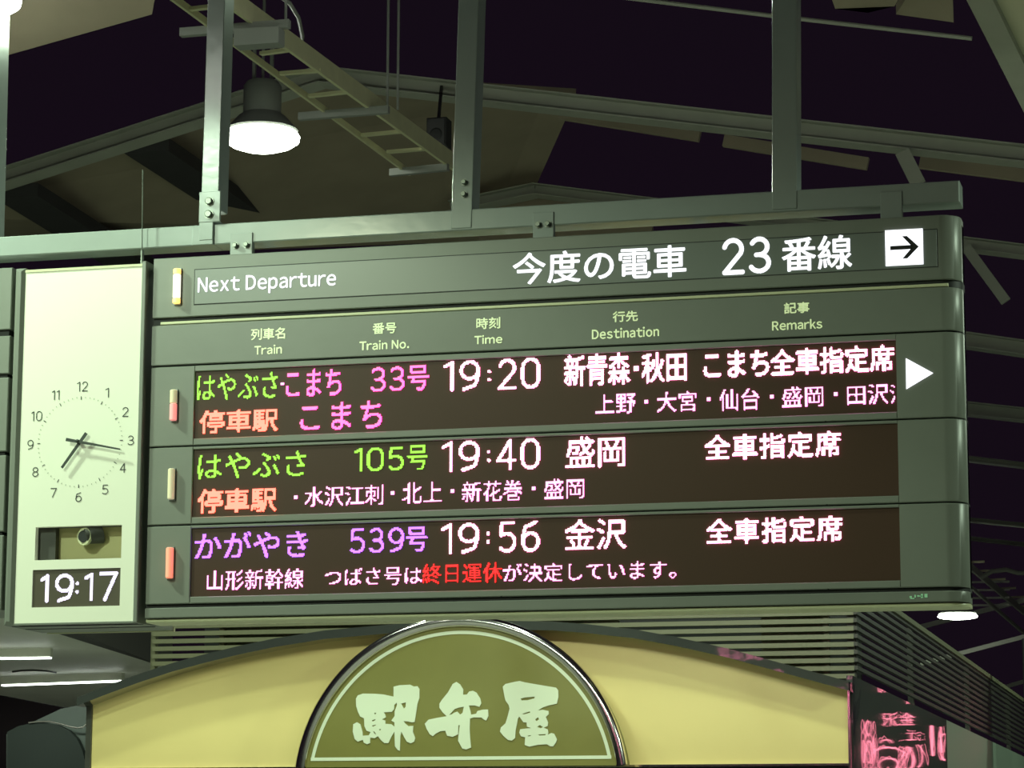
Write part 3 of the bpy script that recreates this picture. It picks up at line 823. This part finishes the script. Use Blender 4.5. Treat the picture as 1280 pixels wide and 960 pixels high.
# ------------------------------------------------------------------ neighbouring board at the left edge
nb = thing('neighbour_board', 'end of another grey board at the left edge beyond the clock', 'sign', P(0, 560))
nx1 = P(8, 560).x
ys = [335, 412, 420, 467, 472, 564, 569, 664, 669, 762]
for i in range(0, 9, 2):
    z1 = P(4, ys[i]).z; z0 = P(4, ys[i + 1]).z
    MB().cbox(nx1 - 1.2, nx1, 0, .34, z0, z1, .003).build('panel', 'sign', nb)
MB().box(nx1 - 1.2, nx1 - .012, .014, .33, P(4, 760).z, P(4, 338).z).build('core', 'black', nb)

# ================================================================== LUNCH BOX SHOP
SY = 5.0
def Q(px, py, dy=0.0): return P(px, py, SY + dy)
shop = thing('lunch_box_shop', 'cream yellow arched front of the station lunch box shop below the board', 'shop front', Q(575, 957))
arc_px = [(112, 869), (150, 853.5), (190, 839), (230, 826), (267, 816), (310, 805.5), (355, 796), (417, 786), (500, 778.5), (575, 775), (640, 774), (700, 775), (740, 778), (800, 784.5), (852, 794), (915, 808), (985, 827), (1062, 849)]
zb = Q(575, 957.5).z
x_l = Q(113, 915).x; x_r = Q(1062, 900).x
arc = [Q(*p) for p in arc_px]
arc[0].x = x_l; arc[-1].x = x_r
def band(z_up, z_dn, y0, y1, xa=0.0, xb=0.0):
    mb = MB(); v = []; n = len(arc)
    for i, p in enumerate(arc):
        x = p.x + (xa if i == 0 else 0) + (xb if i == n - 1 else 0)
        zu = p.z + z_up; zd = (p.z - z_dn) if z_dn is not None else zb
        v += [(x, y0, zu), (x, y0, zd), (x, y1, zd), (x, y1, zu)]
    f = []
    for i in range(n - 1):
        a_ = i * 4; b_ = a_ + 4
        for k in range(4):
            j = (k + 1) % 4; f.append((a_ + k, a_ + j, b_ + j, b_ + k))
    f.append((0, 1, 2, 3)); f.append(((n - 1) * 4 + 3, (n - 1) * 4 + 2, (n - 1) * 4 + 1, (n - 1) * 4))
    return mb.add(v, f)
fas = band(-.055, None, SY, SY + .06, -.0, .0).build('fascia', 'yellow', shop)
COR = .16
# cornice, front placed at its own depth; lip heights corrected for the nearer plane
cor = band(-.022, .070, SY - COR, SY + .06, -.02, .02).build('cornice', 'gloss_cornice', shop, smooth=True)
lab(cor, 'glossy dark curved cornice reflecting pink lettering')
MB().box(x_l - .02, x_l + .012, SY - .02, SY + .06, zb - .4, arc[0].z - .03).build('left_edge_trim', 'slat_dark', shop)
MB().box(x_r - .008, x_r + .004, SY - .012, SY + .06, zb - .4, arc[-1].z - .04).build('right_edge_trim', 'chrome', shop)
MB().box(x_l, x_r, SY - .03, SY + .06, zb - .012, zb).build('bottom_trim', 'chrome', shop)
MB().box(x_l, x_r, SY - .01, SY + .06, zb - .5, zb - .012).build('lower_fascia', 'gloss_black', shop)
# unseen fill batten added behind the departure board to light the shop front
bt = thing('fill_batten', 'added fill batten on arms, unseen behind the departure board, facing the shop', 'lamp', (.9, 1.4, 3.9))
MB().cbox(-.6, 2.4, 1.34, 1.46, 3.92, 4.00, .006).build('housing', 'lamp_body', bt)
MB().tube([(-.55, 1.4, 3.89), (2.35, 1.4, 3.89)], .018, 12).build('tube', 'tube', bt, smooth=True)
for xx in (.0, 1.8): MB().bar((xx, D + .03, 3.62), (xx, 1.35, 3.95), .03, .03).build('arm', 'lamp_body', bt)
ld = bpy.data.lights.new('tube_light', 'AREA'); ld.shape = 'RECTANGLE'; ld.size = 2.9; ld.size_y = .10; ld.energy = 72; ld.color = (.90, 1.0, .80)
lo_ = bpy.data.objects.new('tube_light', ld); COL.objects.link(lo_); lo_.location = (.9, 1.4, 3.865); lo_.rotation_euler = (math.radians(55), 0, 0); par(lo_, bt)
# arched plate, standing proud of the cornice
AY = SY - .20
ppm = (Q(778, 960).x - Q(372, 960).x) / 406
ppm = ppm * (SY + 9.8159) / (AY + 9.8159)
PC = P(573.5, 988, AY)
def arcpts(R, n=64, y=AY, zlow=None):
    zl = P(575, 958, AY).z if zlow is None else zlow
    R = R * ppm; a0 = math.asin((zl - PC.z) / R)
    return [Vector((PC.x + R * math.cos(a0 + (math.pi - 2 * a0) * i / n), y, PC.z + R * math.sin(a0 + (math.pi - 2 * a0) * i / n))) for i in range(n + 1)]
pl = MB().slab(arcpts(197.5), (0, .19, 0)).build('arched_plate', 'olive', shop); lab(pl, 'olive half round name plate with brush lettering')
rim = MB().tube(arcpts(197.5, 80, AY - .005), .031, 14, ref=(0, 1, 0)).build('arched_rim', 'chrome', shop, smooth=True); lab(rim, 'polished chrome half round rim')
zl = P(575, 948.5, AY).z
mb = MB(); out = arcpts(186.5, 64, AY - .0025, zl); inn = arcpts(182.5, 64, AY - .0025, zl)
v = out + inn; n = len(out)
mb.add(v, [(i, i + 1, n + i + 1, n + i) for i in range(n - 1)])
xa_, xb_ = out[-1].x, out[0].x
mb.box(xa_, xb_, AY - .0030, AY - .001, zl - .006, zl + .012)
mb.build('inner_line', 'brush_white', pl)
K = 110 / 960.0
CH = [
 (430, [[(130, 290), (150, 255), (205, 235), (330, 237), (430, 245), (510, 262), (540, 268), (540, 160), (600, 145), (720, 138), (760, 158), (800, 155), (822, 185), (822, 280), (800, 350), (790, 420), (770, 545), (740, 550), (700, 540), (650, 535), (665, 560), (700, 590), (755, 588), (750, 650), (775, 720), (765, 760), (725, 778), (685, 760), (655, 710), (625, 650), (614, 700), (608, 860), (585, 850), (555, 810), (550, 650), (520, 700), (485, 775), (440, 775), (405, 745), (370, 700), (335, 722), (285, 715), (283, 775), (250, 788), (215, 770), (205, 740), (150, 760), (115, 730), (95, 650), (100, 570), (140, 548), (178, 570), (200, 650), (205, 695), (270, 690), (290, 655), (245, 640), (222, 590), (218, 505), (175, 485), (150, 430), (132, 370)],
        [(432, 440), (520, 435), (545, 405), (548, 360), (575, 333), (578, 360), (552, 430), (552, 480), (515, 530), (550, 550), (550, 598), (515, 570), (450, 565), (450, 530), (415, 518), (455, 495), (448, 465)],
        [(622, 345), (675, 330), (672, 380), (652, 400)], [(328, 447), (345, 442), (352, 452), (338, 466)], [(303, 527), (345, 513), (340, 525), (312, 542)], [(303, 583), (350, 574), (345, 583), (315, 598)], [(380, 627), (405, 618), (394, 642)], [(318, 652), (330, 646), (350, 680), (335, 676)]]),
 (520, [[(255, 345), (285, 300), (350, 220), (400, 130), (440, 108), (480, 135), (515, 190), (512, 248), (555, 245), (580, 212), (620, 205), (660, 225), (700, 290), (712, 340), (690, 380), (640, 365), (575, 365), (592, 420), (600, 465), (655, 455), (670, 425), (730, 410), (785, 408), (790, 480), (765, 530), (735, 515), (715, 497), (625, 495), (588, 510), (585, 620), (590, 720), (600, 825), (545, 845), (505, 835), (458, 750), (470, 640), (478, 580), (462, 580), (458, 680), (400, 708), (340, 695), (318, 640), (260, 648), (210, 675), (185, 700), (150, 680), (115, 620), (95, 565), (135, 520), (230, 500), (335, 482), (290, 440), (255, 390)],
        [(362, 468), (420, 405), (465, 388), (522, 378), (508, 445), (480, 465), (450, 432), (420, 442), (390, 462)]]),
 (610, [[(160, 160), (190, 130), (300, 105), (345, 98), (400, 112), (500, 130), (560, 140), (650, 155), (740, 170), (765, 200), (768, 270), (750, 345), (660, 365), (600, 385), (545, 418), (600, 412), (660, 425), (662, 460), (630, 490), (655, 550), (650, 590), (605, 608), (650, 625), (658, 660), (650, 685), (690, 665), (720, 672), (752, 735), (740, 770), (710, 812), (680, 810), (640, 788), (540, 795), (450, 815), (400, 795), (405, 712), (360, 702), (340, 660), (350, 625), (410, 617), (472, 612), (425, 596), (420, 550), (385, 548), (352, 500), (340, 485), (325, 510), (315, 570), (300, 640), (295, 720), (260, 748), (220, 742), (170, 700), (130, 650), (140, 605), (190, 560), (215, 480), (235, 400), (225, 360), (190, 310), (178, 260)],
        [(355, 290), (400, 278), (510, 268), (505, 288), (430, 308), (365, 310)], [(370, 457), (455, 430), (460, 442), (395, 462)], [(513, 520), (545, 492), (557, 515), (530, 537)], [(535, 598), (565, 578), (600, 600), (575, 614)], [(545, 682), (630, 676), (625, 690), (560, 694)], [(430, 694), (468, 688), (465, 698), (440, 703)]]),
]
for base, loops in CH:
    y = AY - .006
    L3 = [[(lambda q: Vector((q.x, q.z, 0)))(P(base + u_ * K, 840 + v_ * K, y)) for (u_, v_) in lp] for lp in loops]
    tri = tessellate_polygon(L3)
    flatv = [p for lp in L3 for p in lp]
    mb = MB(); N = len(flatv)
    fs = [tuple(t_) for t_ in tri]
    mb.add([(p.x, y, p.y) for p in flatv] + [(p.x, y + .006, p.y) for p in flatv], fs)
    s_ = 0
    for lp in L3:
        for i in range(len(lp)):
            j = (i + 1) % len(lp); mb.f.append((s_ + i, s_ + j, N + s_ + j, N + s_ + i))
        s_ += len(lp)
    mb.build('brush_letter', 'brush_white', pl)

# louvered enclosure above the shop
lv = thing('roof_louver_box', 'grey green slatted louver box above the shop fascia', 'louver', Q(1070, 846, .3))
LX0 = Q(190, 820, .3).x; LX1 = Q(1072, 820, .3).x
ztop = Q(1070, 733, .3).z
ppm = ppm * (AY + 9.8159) / (SY + 9.8159)
pitch = 9.35 * ppm * 1.01
zlow = Q(1070, 848, .3).z
n_sl = 17
for i in range(n_sl):
    z = ztop - i * pitch
    MB().box(LX0, LX1 - .02, SY + .30, SY + .34, z - pitch * .58, z).build('slat', 'slat', lv)
for i in range(13):
    z = ztop - i * pitch
    if z - pitch < zlow - .01: break
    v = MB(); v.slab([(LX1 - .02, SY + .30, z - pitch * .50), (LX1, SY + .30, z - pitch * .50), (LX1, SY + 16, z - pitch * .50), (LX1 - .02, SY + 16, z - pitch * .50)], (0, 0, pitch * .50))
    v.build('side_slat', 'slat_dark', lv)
# posts and lit panels behind the slats
MB().box(LX1 - .06, LX1 - .02, SY + .34, SY + .40, zlow - .3, ztop).build('corner_post', 'slat_dark', lv)
for px in (190, 275, 1030):
    x = Q(px, 800, .36).x
    MB().box(x, x + .03, SY + .345, SY + .385, zlow - .3, ztop).build('upright', 'slat', lv)
for (xa, xb) in [(275, 775), (952, 1036)]:
    a_ = Q(xa, 800, .4).x; b_ = Q(xb, 800, .4).x
    MB().box(a_, b_, SY + .39, SY + .41, zlow - .3, ztop).build('backing_panel', 'slat', lv)
MB().box(LX1 - .012, LX1 + .012, SY + .3, SY + 16, ztop, ztop + .03).build('top_rail', 'slat', lv)
MB().box(LX0 + .05, LX1 - .08, SY + 1.0, SY + 1.05, zlow - .3, ztop).build('dark_inside_sheet', 'black', lv)  # black sheet stands in for the unlit inside of the box
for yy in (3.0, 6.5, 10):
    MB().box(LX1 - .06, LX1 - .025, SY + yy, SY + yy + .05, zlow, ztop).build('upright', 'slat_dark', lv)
# side wall of the shop (receding)
sw = thing('shop_side_wall', 'glossy dark side wall of the shop reflecting pink neon shapes', 'wall panel', (LX1 - .03, SY + .4, zb - .5))
yseam = PX(1183, 900, LX1 + .004).y
MB().box(LX1 - .03, LX1 + .002, SY + .065, yseam - .01, 0, zlow).build('gloss_panel', 'gloss_side', sw)
MB().box(LX1 - .03, LX1 + .002, yseam + .01, SY + 16, 0, zlow).build('reflect_grey_panel', 'reflect_grey', sw)  # grey green colour paints in what the wall mirrors past the joint
MB().box(LX1 - .035, LX1 + .004, yseam - .012, yseam + .012, 0, zlow).build('joint', 'slat_dark', sw)

# LED board farther along the platform (seen only as a reflection in the side wall)
def mirror_pt(px, py, dist_y):
    q = P(px, py, dist_y); return Vector((2 * LX1 - q.x, q.y, q.z))
nY = 13.0
a = mirror_pt(1072, 840, nY); b = mirror_pt(1196, 975, nY)
x0_, x1_ = min(a.x, b.x), max(a.x, b.x)
nbd = thing('advertising_board', 'lit pink lettered advertising board down the platform', 'sign', ((x0_ + x1_) / 2, nY, b.z))
MB().cbox(x0_ - .03, x1_ + .03, nY, nY + .12, b.z - .05, a.z + .25, .01).build('cabinet', 'dark_steel', nbd)
mb = MB()
def ntext(s, u0, u1, v1, v0, bold=.03):
    co, tr = glyph_tris(s, bold); W_ = x1_ - x0_; H_ = a.z - b.z
    q = fit(co, x0_ + u0 * W_, x0_ + u1 * W_, b.z + v0 * H_, b.z + v1 * H_)
    mb.add([(x, nY - .006, z) for x, z in q], [tuple(t_) for t_ in tr])
ntext('指定席 盛岡', .25, .78, .90, .81, 0); ntext('盛岡', .25, .50, .77, .70, 0)
ntext('金沢', .42, .76, .62, .50, 0); ntext('川', .02, .26, .50, .22, 0); ntext('江', .36, .52, .44, .36, 0)
W_ = x1_ - x0_; H_ = a.z - b.z
def nline(pts, closed=True):
    q = [Vector((x0_ + u_ * W_, nY - .012, b.z + v_ * H_)) for u_, v_ in pts]
    mb.tube(q + ([q[0]] if closed else []), .007, 6)
def nell(u_, v_, ru, rv, t0=0, t1=360, rot=0):
    nline([(u_ + ru * math.cos(math.radians(t)) * math.cos(rot) - rv * math.sin(math.radians(t)) * math.sin(rot), v_ + rv * math.sin(math.radians(t)) * math.cos(rot) + ru * math.cos(math.radians(t)) * math.sin(rot)) for t in range(t0, t1 + 1, 15)], False)
nell(.90, .26, .06, .16); nell(.90, .26, .03, .10); nell(.70, .22, .17, .08, 0, 180); nell(.70, .14, .10, .06); nell(.50, .20, .06, .10, 60, 300)
nell(.40, .22, .05, .10, 90, 270); nell(.72, .34, .06, .03, 0, 180); nell(.90, .48, .03, .06); nell(.16, .64, .06, .035, 0, 360, .6); nell(.12, .30, .05, .12, -90, 90)
nline([(.60, .08), (.46, .30)], False); nline([(.64, .08), (.50, .31)], False); nline([(.98, .10), (.84, .02), (.60, .04), (.40, .06)], False)
mb.build('lit_lettering', emat('pink_advert_led', (1.0, .24, .34), 2.6), nbd)

# ================================================================== LOWER LEFT: soffit, lights, dark arch
SZ = 3.12
sf = thing('concourse_soffit', 'smooth grey soffit below the clock at lower left', 'ceiling panel', PZ(60, 840, SZ))
MB().slab([PZ(-120, 760, SZ), PZ(-30, 760, SZ), PZ(190, 829, SZ), PZ(240, 880, SZ), PZ(78, 884, SZ), PZ(-120, 858, SZ)], (0, 0, .05)).build('panel', 'soffit', sf)
MB().tube([PZ(x, y, SZ - .004) for x, y in [(16, 839.5), (27, 838), (42, 837.5), (58, 838.5), (70, 840.5)]], .008, 6).build('access_slot', 'black', sf)
bz = MB().slab([PZ(-30, 760, SZ - .002) + Vector((.0, 0, 0)), PZ(190, 829, SZ - .002), PZ(215, 837, SZ - .002), PZ(15, 760, SZ - .002)], (0, 0, .25)).build('bulkhead', 'slat_dark', sf)
for (a, b, lb) in [((-45, 824), (63, 822.5), 'upper glowing linear ceiling light at the left edge'), ((4, 857), (152, 851.5), 'lower glowing linear ceiling light beside the shop arch')]:
    qa, qb = PZ(*a, SZ - .075), PZ(*b, SZ - .075); d = (qb - qa)
    t = thing('linear_light', lb, 'lamp', (qa + qb) / 2)
    MB().bar(qa, qb, .045, .010).build('diffuser', 'tube', t)
    MB().bar(qa - d * .012 + Vector((0, 0, .037)), qb + d * .012 + Vector((0, 0, .037)), .04, .06).build('mount', 'soffit', t)
    ld = bpy.data.lights.new('tube_light', 'AREA'); ld.shape = 'RECTANGLE'; ld.size = 1.2; ld.size_y = .12; ld.energy = 30; ld.color = (.92, 1, .86)
    lo = bpy.data.objects.new('tube_light', ld); COL.objects.link(lo); lo.location = (qa + qb) / 2 - Vector((0, 0, .02)); par(lo, t)
# left neighbour glossy wall with dark arch
LY = 9.0
def G(px, py, dy=0.0): return P(px, py, LY + dy)
lw = thing('left_shop_front', 'dark glossy shop front with a round arched opening at lower left', 'shop front', G(60, 960))
MB().slab([G(40, 903), G(76, 886), G(130, 875), G(130, 1100), G(8, 1100), G(8, 918)], (0, .05, 0)).build('gloss_panel', 'gloss_dim', lw)
ap = [(8, 1050), (9, 915), (22, 908), (38, 904), (55, 903), (72, 906), (86, 913), (96, 923), (103, 938), (107, 955), (108, 1050)]
MB().slab([G(x, y, -.06) for x, y in ap], (0, .05, 0)).build('arched_opening', 'arch_dark', lw)
MB().tube([G(x, y, -.07) for x, y in [(36, 903.5), (48, 902), (62, 902), (76, 905), (88, 908.5), (97, 910), (104, 909), (108, 905)]], .006, 8).build('arch_edge', 'chrome', lw, smooth=True)
bw = MB().slab([G(-300, 862, .4), G(0, 869, .4), G(78, 884, .4), G(150, 884, .4), G(150, 1150, .4), G(-300, 1150, .4)], (0, .1, 0)).build('back_wall', 'matte_black')
tag(bw, 'black wall below the soffit at the left edge', 'wall')

# far structure at right below the rafters: far cable ladder
fz = thing('far_cable_ladder', 'far cable ladder above the small lamp right of the board', 'cable tray', P(1240, 740, 24))
for (a, b, h_) in [((1196, 694), (1310, 790), .10), ((1200, 722), (1290, 800), .05)]:
    MB().bar(P(*a, 29), P(*b, 33), .03, h_).build('side_rail', 'rafter', fz)
for i in range(6):
    x = 1204 + i * 14; MB().bar(P(x, 703 + i * 11, 29.6 + i * .5), P(x + 26 - i, 702 + i * 11, 29.8 + i * .5), .04, .03).build('rung', 'tray', fz)
for y_ in (728, 738, 748, 757):
    MB().bar(P(1206, y_, 31), P(1262, y_ - 1, 31), .03, .028).build('cross_bar', 'rafter', fz)
fr = tag(MB().tube([P(x, y, 26) for x, y in [(1226, 722), (1240, 714), (1258, 712), (1272, 716), (1300, 716)]], .03, 8).build('roof_pipe', 'rafter', smooth=True),
         'curved pipe above the far cable ladder at the right edge', 'pipe')
